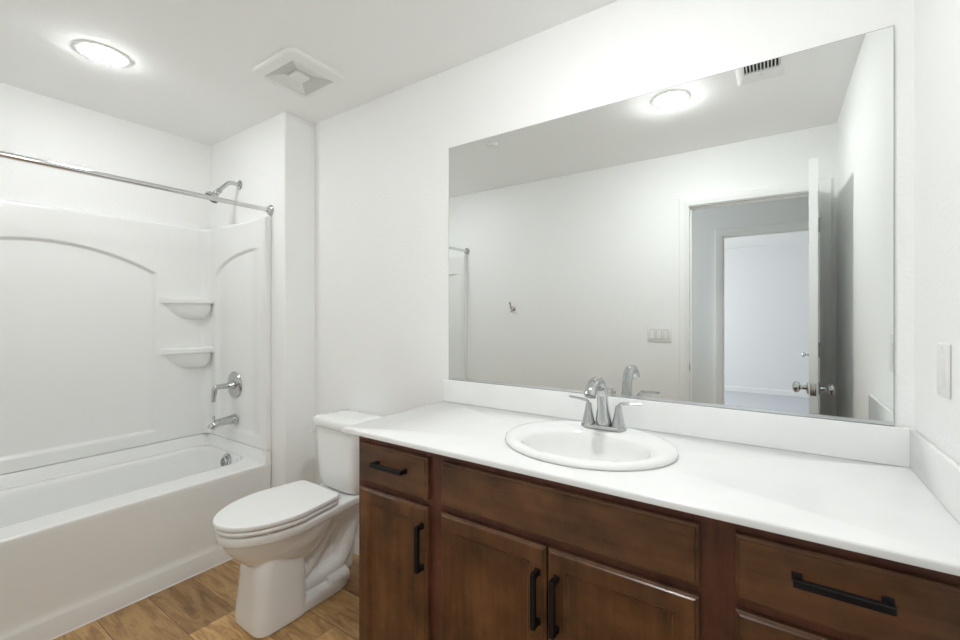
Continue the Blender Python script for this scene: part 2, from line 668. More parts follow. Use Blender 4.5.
dr.lathe([(0.034, 0), (0.034, 0.004), (0.028, 0.006), (0.024, 0.004), (0.022, 0.010), (0.004, 0.013)], (-2.815, IY1-0.30, 0.0915), (0, 0, 1), 32)
dr.build('drain', M['chrome'], tub)

# ------------------------------------------------------------------ shower surround
sur = thing('shower_surround', 'glossy white moulded shower surround with arched panels above the bathtub', 'shower surround', (-3.1, 0.6, FL))
ST = 1.868             # top of the panels
TH = 0.030


def smooth01(x):
    x = max(0.0, min(1.0, x))
    return x*x*(3-2*x)


def sd_round(d, wdt):
    return smooth01(d/wdt+0.5)


def back_recess(y, z):
    """1 inside the recessed arch"""
    yc, hw = 0.56, 0.475
    zt = 1.688-0.135*((y-yc)/hw)**2 if abs(y-yc) < hw+0.1 else 1.5
    d = min(hw-abs(y-yc), (zt-z)*0.93, z-0.600)
    return d


def side_recess(x, z):
    x0 = -3.02
    q = min(1, max(0, (x-x0)/0.52))
    zt = 1.545+0.145*math.sqrt(max(0, 1-(1-q)**2))
    fade = 1-smooth01((x+2.62)/0.14)
    return min(x-x0, (zt-z)*0.9, z-0.600), fade


def surround_sheet():
    """rows over z, columns along the U-shaped path; returns back and the two side panels"""
    fil = 0.055
    xb = XF+TH
    y0, y1 = YO+TH, YP-TH
    cols = []

    def span(a, b, step):
        k = max(1, int(round(abs(b-a)/step)))
        return [a+(b-a)*i/k for i in range(k+1)]
    near = [('n', (x, y0), (0, 1)) for x in span(-2.432, xb+fil, 0.011)]
    c0 = [('c', (xb+fil-fil*math.sin(a), y0+fil-fil*math.cos(a)), (math.sin(a), math.cos(a))) for a in [PI/2*k/7 for k in range(1, 7)]]
    back = [('b', (xb, y), (1, 0)) for y in span(y0+fil, y1-fil, 0.0095)]
    c1 = [('c', (xb+fil-fil*math.cos(a), y1-fil+fil*math.sin(a)), (math.cos(a), -math.sin(a))) for a in [PI/2*k/7 for k in range(1, 7)]]
    far = [('f', (x, y1), (0, -1)) for x in span(xb+fil, -2.432, 0.011)]
    zs = span(FL+0.001, 0.585, 0.012)+span(0.595, 0.640, 0.005)+span(0.655, 1.50, 0.02)+span(1.505, 1.72, 0.0045)+span(1.73, ST-0.03, 0.02)

    def sheet(cc, edge_first, edge_last):
        rows = []
        zz = [(z, None) for z in zs] + [(ST-0.02, 0.0), (ST-0.010, 0.002), (ST-0.004, 0.006), (ST, 0.014), (ST, TH-0.001)]
        for z, cap in zz:
            row = []
            for kind, p, nn in cc:
                dep = 0.0
                if cap is not None:
                    dep = cap
                elif kind == 'b':
                    q = back_recess(p[1], z)
                    dep = 0.017*sd_round(q, 0.014)*(1-0.25*smooth01(q/0.16))
                elif kind in 'fn':
                    dd, fade = side_recess(p[0], z)
                    dep = 0.015*sd_round(dd, 0.014)*(1-0.25*smooth01(dd/0.16))*fade
                row.append(Vector((p[0]-nn[0]*dep, p[1]-nn[1]*dep, z)))
            # return to the wall at free edges
            if edge_first:
                kind, p, nn = cc[0]
                q = row[0]
                row = [Vector((q.x+0.004, q.y-nn[1]*TH*0.95, z)), Vector((q.x+0.004, q.y-nn[1]*0.010, z)), Vector((q.x+0.002, q.y-nn[1]*0.003, z))] + row
            if edge_last:
                kind, p, nn = cc[-1]
                q = row[-1]
                row = row + [Vector((q.x+0.002, q.y-nn[1]*0.003, z)), Vector((q.x+0.004, q.y-nn[1]*0.010, z)), Vector((q.x+0.004, q.y-nn[1]*TH*0.95, z))]
            rows.append(row)
        mm = MB()
        mm.loft(rows, False, False, closed=False)
        return mm
    b = sheet([c0[-1]]+back+[c1[0]], False, False)
    fr = sheet(c1+far, False, True)
    nr = sheet(near+c0, True, False)
    return b, fr, nr


b_, f_, n_ = surround_sheet()
b_.build('back_panel', M['acrylic'], sur, 60)
f_.build('end_panel', M['acrylic'], sur, 60)
n_.build('end_panel', M['acrylic'], sur, 60)


def corner_shelf(z0):
    m = MB()
    xb, y1 = XF+TH, YP-TH
    A = Vector((xb-0.006, 1.050, 0))
    front = []
    for k in range(13):
        t = k/12
        y = 1.050+(y1+0.006-1.050)*t
        x = xb-0.006+0.098*math.sin(t*PI/2)**0.8
        front.append(Vector((x, y, 0)))
    plan = front + [Vector((xb-0.006, y1+0.006, 0))]
    cen = Vector((xb+0.01, 1.23, 0))

    def ring(z, s):
        return [Vector((cen.x+(p.x-cen.x)*s, cen.y+(p.y-cen.y)*s, z)) if False else Vector((xb-0.006+(p.x-(xb-0.006))*s, p.y, z)) for p in plan]
    m.loft([ring(z0, 0.94), ring(z0+0.004, 0.99), ring(z0+0.010, 1.0), ring(z0+0.027, 1.0), ring(z0+0.033, 0.985), ring(z0+0.035, 0.95)])
    # scooped support below the slab
    rows = []
    for k in range(10):
        a = k/9
        z = z0+0.002-0.105*a
        f = math.sqrt(max(0.0, 1-a*a))
        ya = 1.075+0.120*(1-math.sqrt(max(0, 1-a*a)))+0.035*a
        yb_ = y1+0.004-0.045*a**3
        wd = 0.080*f**0.7
        rows.append([Vector((xb-0.006+(wd*math.sin(PI*min(1.0, t*0.62+0.0)) if 0 < t < 1 else 0) * (1 if t <= 1 else 0), ya+(yb_-ya)*t, z)) for t in [i/14 for i in range(15)]] +
                    [Vector((xb-0.006, yb_, z))])
    m.loft(rows)
    return m


corner_shelf(1.373).build('shelf', M['acrylic'], sur, 45)
corner_shelf(1.057).build('shelf', M['acrylic'], sur, 45)

# ------------------------------------------------------------------ shower hardware
rod = thing('shower_curtain_rod', 'chrome shower curtain rod spanning the tub alcove', 'curtain rod', (-2.430, 0.6, 1.905))
MB().tube([(-2.430, YO+0.006, 1.905), (-2.430, YP-0.006, 1.905)], 0.0125, 24).build('rod', M['rod'], rod)
for y, s in ((YP, -1), (YO, 1)):
    MB().lathe([(0.031, 0.0005), (0.031, 0.006), (0.027, 0.010), (0.019, 0.014), (0.017, 0.026), (0.0128, 0.027)], (-2.430, y, 1.905), (0, s, 0), 32).build('flange', M['chrome'], rod)

sh = thing('shower_fixture', 'chrome shower head on a bent arm above the surround', 'shower head', (-2.782, YP, 2.110))
arm = arc_path([(-2.782, YP-0.002, 2.110), (-2.782, YP-0.062, 2.114), (-2.782, YP-0.120, 2.046)], 8, 0.05)
MB().tube(arm, 0.0120, 18).build('arm', M['chrome'], sh)
MB().lathe([(0.030, 0.0005), (0.030, 0.004), (0.024, 0.009), (0.014, 0.012), (0.0107, 0.013)], (-2.782, YP, 2.110), (0, -1, 0), 32).build('flange', M['chrome'], sh)
hd = Vector((0, -0.62, -0.785)).normalized()
ho = Vector((-2.782, YP-0.113, 2.054))
hh = MB()
hh.lathe([(0.012, 0), (0.017, 0.004), (0.017, 0.016), (0.013, 0.020), (0.016, 0.026), (0.018, 0.034), (0.015, 0.041), (0.022, 0.048),
          (0.034, 0.058), (0.039, 0.066), (0.040, 0.078), (0.037, 0.081)], ho, hd, 36)
hp = hh.build('head', M['chrome'], sh)
nz = MB()
nz.lathe([(0.0365, 0.0805), (0.034, 0.083), (0.004, 0.084)], ho, hd, 36)
nz.build('spray_face', M['nozzle'], hp)

val = thing('shower_valve', 'round chrome shower valve plate with a bent lever handle', 'shower valve', (-2.800, YP-TH, 0.868))
vy = YP-TH+0.0098
MB().lathe([(0.082, 0), (0.083, 0.003), (0.080, 0.008), (0.066, 0.012), (0.030, 0.014)], (-2.800, vy, 0.868), (0, -1, 0), 48).build('escutcheon', M['chrome'], val)
m = MB()
m.lathe([(0.027, 0.012), (0.026, 0.022), (0.019, 0.032), (0.0165, 0.060), (0.0145, 0.085)], (-2.800, vy, 0.868), (0, -1, 0), 32)
m.tube(arc_path([(-2.800, vy-0.082, 0.868), (-2.800, vy-0.116, 0.866), (-2.803, vy-0.122, 0.780)], 8, 0.022), [0.0155]*2+[0.0150]*7+[0.0115], 20)
m.build('lever', M['chrome'], val)

spt = thing('tub_spout', 'chrome tub spout with a pull-up diverter below the valve', 'tub spout', (-2.795, YP-TH, 0.655))
m = MB()
sy = YP-TH+0.0105
P0 = [(0.0, 0.657, 0.034), (-0.006, 0.657, 0.034), (-0.018, 0.657, 0.030), (-0.045, 0.656, 0.0255), (-0.085, 0.654, 0.0240), (-0.105, 0.651, 0.0240), (-0.122, 0.645, 0.0235), (-0.134, 0.636, 0.0225), (-0.141, 0.625, 0.0210)]
m.tube([(-2.795, sy+a, z) for a, z, r in P0], [r for a, z, r in P0], 24, up=Vector((1, 0, 0)))
sb = m.build('spout_body', M['chrome'], spt)
MB().lathe([(0.004, 0.0), (0.004, 0.022), (0.008, 0.024), (0.0085, 0.031), (0.006, 0.034)], (-2.795, sy-0.118, 0.664), (0, -0.25, 1), 16).build('diverter_knob', M['chrome'], spt)

# ------------------------------------------------------------------ toilet
TZ = -math.radians(1.5)
toi = thing('toilet', 'white two-piece elongated toilet with closed lid between tub and vanity', 'toilet', (-1.812, D-0.004, 0), TZ)


def egg(w, yf, yb, z, ym, nb=2.5, n=56):
    pts = []
    for i in range(n):
        t = 2*PI*i/n
        c, s = math.cos(t), math.sin(t)
        if c < 0:
            pts.append(Vector((w*s, ym+(ym-yf)*c, z)))
        else:
            pts.append(Vector((w*math.copysign(abs(s)**(2/nb), s), ym+(yb-ym)*abs(c)**(2/nb), z)))
    return pts


def superell(w, yf, yb, z, e=4.0, n=56, cx=0):
    yc, h = (yf+yb)/2, (yb-yf)/2
    return [Vector((cx+w*math.copysign(abs(math.sin(t))**(2/e), math.sin(t)), yc+h*math.copysign(abs(math.cos(t))**(2/e), math.cos(t)), z)) for t in [2*PI*i/n for i in range(n)]]


m = MB()
# bowl
m.loft([egg(0.080, -0.56, -0.34, 0.215, -0.44), egg(0.105, -0.600, -0.32, 0.245, -0.44), egg(0.128, -0.640, -0.30, 0.280, -0.44), egg(0.147, -0.675, -0.28, 0.320, -0.43),
        egg(0.160, -0.700, -0.27, 0.355, -0.42), egg(0.168, -0.713, -0.26, 0.386, -0.42), egg(0.168, -0.713, -0.25, 0.415, -0.42)])
m.loft([superell(0.100, -0.30, -0.05, 0.330), superell(0.118, -0.31, -0.055, 0.380), superell(0.128, -0.32, -0.045, 0.412)])
m.loft([superell(0.055, -0.26, -0.12, 0.05, 3), superell(0.060, -0.25, -0.10, 0.20, 3), superell(0.085, -0.27, -0.07, 0.30, 3), superell(0.112, -0.30, -0.065, 0.365, 3)])
# front skirt
m.loft([superell(0.125, -0.634, -0.405, 0.002, 4.5), superell(0.124, -0.634, -0.405, 0.030, 4.5), superell(0.118, -0.624, -0.405, 0.13, 4.2), superell(0.115, -0.618, -0.405, 0.22, 3.8), superell(0.114, -0.610, -0.405, 0.29, 3.2)])
m.loft([superell(0.034, -0.43, -0.13, 0.03, 3), superell(0.036, -0.43, -0.13, 0.30, 3), superell(0.045, -0.42, -0.12, 0.36, 3)])
# foot running back
m.loft([superell(0.115, -0.60, -0.165, 0.002, 3.5), superell(0.114, -0.60, -0.166, 0.040, 3.5), superell(0.106, -0.59, -0.172, 0.055, 3.5)])
# trapway bulging out on both sides
for sx in (-1, 1):
    m.tube(arc_path([(sx*0.034, -0.46, 0.10), (sx*0.036, -0.38, 0.17), (sx*0.038, -0.29, 0.29), (sx*0.04, -0.23, 0.36)], 6, 0.06), 0.043, 18)
    m.tube(arc_path([(sx*0.040, -0.205, 0.36), (sx*0.042, -0.150, 0.31), (sx*0.044, -0.168, 0.20), (sx*0.044, -0.205, 0.11), (sx*0.042, -0.30, 0.092), (sx*0.040, -0.42, 0.090)], 8, 0.06), 0.040, 18)
    m.tube([(sx*0.072, -0.30, 0.05), (sx*0.072, -0.19, 0.05)], 0.036, 16)
bowl = m.build('bowl', M['china'], toi, 180, local=True)
rm = bowl.modifiers.new('remesh', 'REMESH')
rm.mode = 'VOXEL'
rm.voxel_size = 0.0045
rm.use_smooth_shade = True
sm = bowl.modifiers.new('smooth', 'SMOOTH')
sm.iterations = 6
sm.factor = 0.5

# rim of the bowl, running back into the deck under the tank


def deck_ring(w, yf, yb, z, wb):
    """egg-shaped front, straight sides narrowing to wb at the back"""
    return [Vector((p.x*(1-(1-wb/w)*smooth01((p.y+0.45)/0.25)), p.y, z)) for p in egg(w, yf, yb, z, -0.45, 9)]


m = MB()
m.loft([deck_ring(0.168, -0.713, -0.025, 0.387, 0.130), deck_ring(0.176, -0.723, -0.022, 0.389, 0.136), deck_ring(0.180, -0.727, -0.020, 0.394, 0.140),
        deck_ring(0.181, -0.728, -0.020, 0.420, 0.141), deck_ring(0.179, -0.726, -0.021, 0.426, 0.139), deck_ring(0.174, -0.720, -0.024, 0.429, 0.135)])
m.build('rim', M['china'], toi, 60, local=True)

# tank
m = MB()
m.loft([superell(0.138, -0.192, -0.030, 0.430, 4), superell(0.149, -0.206, -0.022, 0.445, 4), superell(0.155, -0.212, -0.018, 0.482, 5), superell(0.158, -0.216, -0.014, 0.60, 6), superell(0.162, -0.220, -0.012, 0.737, 7)])
m.build('tank', M['china'], toi, 50, local=True)
m = MB()
m.loft([superell(0.166, -0.224, -0.010, 0.738, 7), superell(0.173, -0.232, -0.008, 0.746, 7), superell(0.174, -0.233, -0.008, 0.768, 7), superell(0.171, -0.230, -0.010, 0.780, 7), superell(0.162, -0.219, -0.018, 0.787, 6), superell(0.10, -0.15, -0.07, 0.789, 4)])
m.build('tank_lid', M['china'], toi, 60, local=True)


def lid_ring(sc, z, w=0.187, yf=-0.737, yb=-0.274):
    return [Vector((p.x*sc*(1-0.16*smooth01((p.y+0.47)/0.20)), -0.50+(p.y+0.50)*sc, z)) for p in egg(w, yf, yb, 0, -0.475, 14)]


# seat ring and lid
m = MB()
m.loft([lid_ring(0.955, 0.4375), lid_ring(0.975, 0.4380), lid_ring(0.985, 0.4405), lid_ring(0.988, 0.446), lid_ring(0.985, 0.4515), lid_ring(0.972, 0.4540),
        egg(0.118, -0.655, -0.345, 0.4540, -0.46, 3), egg(0.112, -0.648, -0.350, 0.4375, -0.46, 3), lid_ring(0.955, 0.4375)], False, False)
for px, py in ((-0.14, -0.60), (0.14, -0.60), (-0.14, -0.40), (0.14, -0.40)):
    m.box(px-0.012, px+0.012, py-0.012, py+0.012, 0.4285, 0.4380, 0.002, 1)
m.build('seat', M['seat'], toi, 50, local=True)
m = MB()
m.loft([lid_ring(0.955, 0.4585), lid_ring(0.985, 0.4588), lid_ring(0.997, 0.4605), lid_ring(1.0, 0.465), lid_ring(1.0, 0.472), lid_ring(0.994, 0.4765), lid_ring(0.982, 0.4782), lid_ring(0.95, 0.4786), lid_ring(0.6, 0.4792)])
for px in (-0.10, 0.10):
    m.box(px-0.010, px+0.010, -0.66, -0.64, 0.4530, 0.4595, 0.002, 1)
m.build('lid', M['seat'], toi, 50, local=True)
for sx in (-1, 1):
    m = MB()
    m.tube([(sx*0.060, -0.252, 0.451), (sx*0.100, -0.252, 0.451)], 0.010, 16)
    m.box(sx*0.078-0.014, sx*0.078+0.014, -0.262, -0.234, 0.427, 0.446, 0.004)
    m.build('hinge', M['seat'], toi, 45, local=True)
    MB().lathe([(0.013, 0), (0.013, 0.010), (0.009, 0.018), (0.002, 0.021)], (sx*0.098, -0.235, 0.054), (0, 0, 1), 18).build('bolt_cap', M['plastic'], toi, local=True)
m = MB()
m.lathe([(0.013, 0), (0.013, 0.010), (0.008, 0.014)], (-0.160, -0.165, 0.705), (-1, 0, 0), 20)
m.build('lever_boss', M['chrome'], toi, local=True)
m = MB()
m.tube(arc_path([(-0.170, -0.165, 0.705), (-0.180, -0.170, 0.705), (-0.182, -0.222, 0.706)], 6, 0.010), [0.008]*4+[0.009]*4+[0.0105], 14, flat=0.8)
m.build('flush_lever', M['plastic'], toi, local=True)

# water supply
sup = thing('toilet_supply_valve', 'small chrome shutoff valve with white hose behind the toilet', 'shutoff valve', (-1.965, D, 0.18))
m = MB()
m.tube(arc_path([(-1.925, D-0.042, 0.215), (-1.925, D-0.042, 0.27), (-1.9685, D-0.050, 0.33), (-1.9685, D-0.060, 0.436)], 6, 0.05), 0.006, 12)
m.build('hose', M['plastic'], sup)
m = MB()
m.lathe([(0.030, 0.0005), (0.028, 0.005), (0.012, 0.010), (0.009, 0.012), (0.009, 0.028), (0.012, 0.029), (0.012, 0.056)], (-1.925, D, 0.195), (0, -1, 0), 24)
m.tube([(-1.925, D-0.042, 0.19), (-1.925, D-0.042, 0.222)], 0.009, 16)
m.build('valve_body', M['chrome'], sup)
# ------------------------------------------------------------------ vanity cabinet
FY = 0.998             # face frame front
DF = 0.979             # door and drawer fronts
CX0, CX1 = -1.224, XR-0.004
CT = 0.8865            # under the counter
van = thing('vanity_cabinet', 'dark brown wooden vanity cabinet with black bar pulls', 'cabinet', (-0.46, 1.27, 0))
m = MB()
m.box(CX0, CX0+0.016, FY+0.019, D-0.003, 0.0, CT)
m.box(CX1-0.016, CX1, FY+0.019, D-0.003, 0.0, CT)
m.box(CX0+0.016, CX1-0.016, FY+0.019, D-0.003, 0.105, 0.121)
m.box(CX0+0.016, CX1-0.016, D-0.012, D-0.004, 0.121, CT)
m.build('carcass', M['frame_wood'], van, 0)
m = MB()
stiles = [(CX0, -1.186), (-0.906, -0.820), (-0.150, -0.048), (0.262, CX1)]
for a, b in stiles:
    m.box(a, b, FY, FY+0.019, 0.105, CT, 0.0008, 1)
for (a, b) in ((-1.186, -0.906), (-0.820, -0.150), (-0.048, 0.262)):
    for (z0, z1) in ((0.105, 0.150), (0.700, 0.742), (0.835, CT)):
        m.box(a, b, FY+0.0003, FY+0.019, z0, z1)
m.box(-0.048, 0.262, FY+0.0003, FY+0.019, 0.405, 0.440)
m.build('face_frame', M['frame_wood'], van, 0)
m = MB()
m.box(CX0+0.002, CX1-0.002, FY+0.075, FY+0.09, 0.0, 0.105)
m.build('toe_kick', M['frame_wood'], van, 0)
m = MB()
m.box(CX0+0.017, CX1-0.017, FY+0.0195, FY+0.022, 0.122, CT-0.001)
m.build('gap_shade_sheet', M['dark'], van, 0)  # near-black sheet behind the face frame paints shade into the door gaps


def rect_loft(x0, x1, z0, z1, steps, yb):
    rings = [[Vector((x0, yb, z0)), Vector((x1, yb, z0)), Vector((x1, yb, z1)), Vector((x0, yb, z1))]]
    for ins, y in steps:
        rings.append([Vector((x0+ins, y, z0+ins)), Vector((x1-ins, y, z0+ins)), Vector((x1-ins, y, z1-ins)), Vector((x0+ins, y, z1-ins))])
    return MB().loft(rings)


SLAB = [(0, DF+0.007), (0.0025, DF+0.0045), (0.006, DF+0.0035), (0.0085, DF)]
SHAKER = [(0, DF+0.007), (0.0025, DF+0.0045), (0.006, DF+0.0035), (0.0085, DF), (0.046, DF), (0.049, DF+0.003), (0.053, DF+0.0035), (0.057, DF+0.0085)]


def pull(parent, c, vertical, L=0.140):
    """square bar pull on two posts"""
    x, z = c
    y0, y1 = DF, DF-0.031
    t = 0.0066
    m = MB()
    if vertical:
        m.box(x-t, x+t, y1, y1+2*t, z-L/2, z+L/2, 0.001, 1)
        for s in (-1, 1):
            zc = z+s*(L/2-t)
            m.box(x-t, x+t, y1+t, y0+0.0005, zc-t, zc+t, 0.0008, 1)
            m.box(x-t*1.25, x+t*1.25, y0-0.003, y0+0.0004, zc-t*1.25, zc+t*1.25, 0.0006, 1)
    else:
        m.box(x-L/2, x+L/2, y1, y1+2*t, z-t, z+t, 0.001, 1)
        for s in (-1, 1):
            xc = x+s*(L/2-t)
            m.box(xc-t, xc+t, y1+t, y0+0.0005, z-t, z+t, 0.0008, 1)
            m.box(xc-t*1.25, xc+t*1.25, y0-0.003, y0+0.0004, z-t*1.25, z+t*1.25, 0.0006, 1)
    o = m.build('pull', M['black'], parent, 20)
    o['label'] = 'black square bar pull'
    return o


ZD0, ZD1, ZT0, ZT1 = 0.130, 0.709, 0.730, 0.861
dl = rect_loft(-1.204, -0.890, ZT0, ZT1, SLAB, FY-0.0005).build('drawer', M['drawer_wood'], van, 10)
pull(dl, (-1.043, 0.806), False)
d1 = rect_loft(-1.204, -0.890, ZD0, ZD1, SHAKER, FY-0.0005).build('door', M['door_wood'], van, 10)
pull(d1, (-0.907, 0.588), True)
rect_loft(-0.837, -0.132, ZT0, ZT1, SLAB, FY-0.0005).build('false_drawer_front', M['drawer_wood'], van, 10)
d2 = rect_loft(-0.837, -0.4865, ZD0, ZD1, SHAKER, FY-0.0005).build('door', M['door_wood'], van, 10)
pull(d2, (-0.509, 0.578), True)
d3 = rect_loft(-0.4825, -0.132, ZD0, ZD1, SHAKER, FY-0.0005).build('door', M['door_wood'], van, 10)
pull(d3, (-0.456, 0.578), True)
d4 = rect_loft(-0.066, 0.278, ZT0, ZT1, SLAB, FY-0.0005).build('drawer', M['drawer_wood'], van, 10)
pull(d4, (0.0985, 0.811), False)
for z0, z1 in ((0.435, ZD1), (ZD0, 0.412)):
    d5 = rect_loft(-0.066, 0.278, z0, z1, SHAKER, FY-0.0005).build('drawer', M['drawer_wood'], van, 10)
    pull(d5, (0.0985, (z0+z1)/2), False)

# ------------------------------------------------------------------ countertop with sink cut-out
SX, SY, SA, SB = -0.483, 1.254, 0.2620, 0.219
top = thing('vanity_countertop', 'glossy white countertop with backsplash on the brown vanity', 'countertop', (-0.49, 1.25, CT))
m = MB()
TXA, TXB, TYA, TYB = -1.283, XR-0.002, 0.970, D-0.002
angs = [2*PI*i/96 for i in range(96)]
for cx, cy in ((TXA, TYA), (TXB, TYA), (TXB, TYB), (TXA, TYB)):
    angs.append(math.atan2(cy-SY, cx-SX) % (2*PI))
angs = sorted(set(round(a, 6) for a in angs))


def rect_pt(a, ins, z):
    c, s = math.cos(a), math.sin(a)
    tx = ((TXB-SX) if c > 0 else (TXA-SX))/c if abs(c) > 1e-9 else 1e9
    ty = ((TYB-SY) if s > 0 else (TYA-SY))/s if abs(s) > 1e-9 else 1e9
    t = min(tx, ty)
    x, y = SX+c*t, SY+s*t
    return Vector((min(max(x, TXA+ins), TXB-ins), min(max(y, TYA+ins), TYB-ins), z))


rg = [[rect_pt(a, 0.0, CT) for a in angs], [rect_pt(a, 0.0, ZC-0.005) for a in angs], [rect_pt(a, 0.0015, ZC-0.0015) for a in angs], [rect_pt(a, 0.005, ZC) for a in angs],
      [Vector((SX+(SA-0.012)*math.cos(a), SY+(SB-0.012)*math.sin(a), ZC)) for a in angs], [Vector((SX+(SA-0.012)*math.cos(a), SY+(SB-0.012)*math.sin(a), CT)) for a in angs],
      [rect_pt(a, 0.0, CT) for a in angs]]
m.loft(rg, False, False)
m.build('slab', M['counter'], top, 50)
MB().box(TXA, XR-0.002, D-0.020, D-0.002, ZC, ZC+0.1016, 0.0025, 2).build('backsplash', M['counter'], top)
MB().box(XR-0.0145, XR-0.002, 0.972, D-0.020, ZC, ZC+0.1016, 0.0025, 2).build('side_splash', M['counter'], top)

# ------------------------------------------------------------------ drop-in sink
snk = thing('drop_in_sink', 'oval white drop-in sink set in the countertop', 'sink', (SX, SY, ZC))


def ell(cx, cy, a, b, z, n=80):
    return [Vector((cx+a*math.cos(2*PI*i/n), cy+b*math.sin(2*PI*i/n), z)) for i in range(n)]


IYC, IA, IB = 1.215, 0.188, 0.147
SXI = SX+0.005
rg = [ell(SX, SY, SA-0.030, SB-0.030, ZC+0.0008), ell(SX, SY, SA-0.004, SB-0.004, ZC+0.0005), ell(SX, SY, SA, SB, ZC+0.005), ell(SX, SY, SA-0.002, SB-0.002, ZC+0.012), ell(SX, SY, SA-0.010, SB-0.010, ZC+0.018), ell(SX, SY, SA-0.022, SB-0.022, ZC+0.0195),
      ell(SXI, IYC+0.010, IA+0.024, IB+0.022, ZC+0.0185), ell(SXI, IYC+0.006, IA+0.013, IB+0.013, ZC+0.0150), ell(SXI, IYC+0.002, IA+0.005, IB+0.005, ZC+0.0090), ell(SXI, IYC, IA, IB, ZC+0.001)]
for k in range(1, 11):
    a = k/10*PI/2
    f = math.cos(a)**0.62 if k < 10 else 0.0
    rg.append(ell(SXI, IYC+0.012*(1-f), max(0.028, IA*(0.10+0.90*f)), max(0.028, IB*(0.12+0.88*f)), ZC+0.001-0.122*math.sin(a)))
m = MB()
m.loft(rg, False, True)
m.build('basin', M['china'], snk, 70)
MB().lathe([(0.030, 0), (0.031, 0.003), (0.026, 0.005), (0.022, 0.003), (0.021, 0.008), (0.003, 0.010)], (SX, IYC+0.012, ZC-0.1205), (0, 0, 1), 28).build('drain', M['chrome'], snk)

# ------------------------------------------------------------------ faucet
FX, FYY, FZ = -0.481, 1.402, ZC+0.0192
fau = thing('sink_faucet', 'chrome two-handle faucet with arched spout behind the oval sink', 'faucet', (FX, FYY, FZ))
m = MB()


def stadium(L, r, z, k=14):
    pts = []
    for i in range(k+1):
        a = -PI/2+PI*i/k
        pts.append(Vector((FX+L+r*math.cos(a), FYY+r*math.sin(a), z)))
    for i in range(k+1):
        a = PI/2+PI*i/k
        pts.append(Vector((FX-L+r*math.cos(a), FYY+r*math.sin(a), z)))
    return pts


m.loft([stadium(0.051, 0.0265, FZ), stadium(0.051, 0.0265, FZ+0.006), stadium(0.051, 0.0245, FZ+0.010), stadium(0.049, 0.020, FZ+0.012)])
m.build('base_plate', M['chrome'], fau)
# spout: tapered column that leans into a broad arch
m = MB()
P1 = []
for k in range(7):
    t = k/6
    P1.append(((0, 0.010-0.018*t, FZ+0.008+0.085*t), 0.0290-0.0105*smooth01(t*1.1)))
cy_, cz_, rr_ = -0.070, FZ+0.098, 0.062
for k in range(1, 17):
    a = PI*0.86*k/16
    P1.append(((0, cy_+rr_*math.cos(a)*1.0-0.0, cz_+rr_*1.02*math.sin(a)), 0.0185+0.0005*k/16))
ta = Vector(P1[-1][0])
td = (ta-Vector(P1[-2][0])).normalized()
m.tube([(FX+p[0], FYY+p[1], p[2]) for p, r in P1], [r for p, r in P1], 24, up=Vector((1, 0, 0)))
m.build('spout', M['chrome'], fau)
m = MB()
m.lathe([(0.0135, 0), (0.0135, 0.003), (0.009, 0.004)], (FX, FYY+ta.y, ta.z), td, 20)
m.build('aerator', M['gasket'], fau)
for sx in (-1, 1):
    hx = FX+sx*0.051
    m = MB()
    m.lathe([(0.0235, 0.006), (0.0235, 0.010), (0.0195, 0.024), (0.0150, 0.046), (0.0115, 0.064), (0.0105, 0.074), (0.0085, 0.079), (0.003, 0.081)], (hx, FYY, FZ), (0, 0, 1), 28)
    hp = m.build('handle', M['chrome'], fau)
    m = MB()
    m.tube(arc_path([(hx, FYY, FZ+0.070), (hx+sx*0.004, FYY, FZ+0.086), (hx+sx*0.073, FYY+0.012, FZ+0.090)], 7, 0.016), [0.0095]*2+[0.0085]*7+[0.0070], 16, flat=0.62)
    m.build('lever', M['chrome'], hp)

# ------------------------------------------------------------------ mirror
mir = thing('wall_mirror', 'large frameless wall mirror above the countertop backsplash', 'mirror', (-0.495, D, 1.01))
MX0, MX1, MZ0, MZ1 = -1.256, 0.2652, 1.0055, 2.0701
m = MB()
m.box(MX0, MX1, M_FACE, D-0.0008, MZ0+0.002, MZ1)
m.build('glass', M['mirror'], mir, 0)
m = MB()
m.box(MX0-0.0005, MX1+0.0005, M_FACE-0.0025, M_FACE-0.0008, MZ0-0.0015, MZ0+0.0095)
m.box(MX0-0.0005, MX1+0.0005, M_FACE-0.0025, D-0.0008, MZ0-0.0015, MZ0+0.0005)
m.build('bottom_channel', M['alu'], mir, 0)
m = MB()
m.box(MX0-0.0016, MX0-0.0001, M_FACE+0.0005, D-0.0008, MZ0, MZ1+0.0016)
m.box(MX1+0.0001, MX1+0.0016, M_FACE+0.0005, D-0.0008, MZ0, MZ1+0.0016)
m.box(MX0, MX1, M_FACE+0.0005, D-0.0008, MZ1+0.0001, MZ1+0.0016)
m.build('ground_edge', M['gasket'], mir, 0)

# ------------------------------------------------------------------ ceiling fittings
lgt = thing('recessed_light', 'round lit recessed ceiling light over the bathtub', 'ceiling light', (-2.45, 0.622, H), 0, 'recessed ceiling lights')
m = MB()
m.lathe([(0.0708, -0.0005), (0.0712, -0.0035), (0.076, -0.0050), (0.086, -0.0048), (0.094, -0.0025), (0.0955, -0.0004)], (-2.45, 0.622, H), (0, 0, 1), 48, False, False)
m.build('trim_ring', M['plastic'], lgt)


def lens(depth, mat):
    m = MB()
    m.lathe([(0.0705, -0.001), (0.0705, -0.004)] + [(0.0705*math.cos(a)+1e-4, -0.004-depth*math.sin(a)) for a in [PI/2*k/9 for k in range(1, 10)]], (-2.45, 0.622, H), (0, 0, 1), 48)
    return m.build('diffuser', mat, lgt)


lens(0.018, M['lens'])
lgt2 = copy_tree(lgt, (-0.460, 0.678, H), 'round lit recessed ceiling light seen in the mirror')
deep = lens(0.026, M['lens_vanity'])
for ch in lgt2.children:
    if ch.name.startswith('diffuser'):
        ch.data = deep.data
bpy.data.objects.remove(deep)

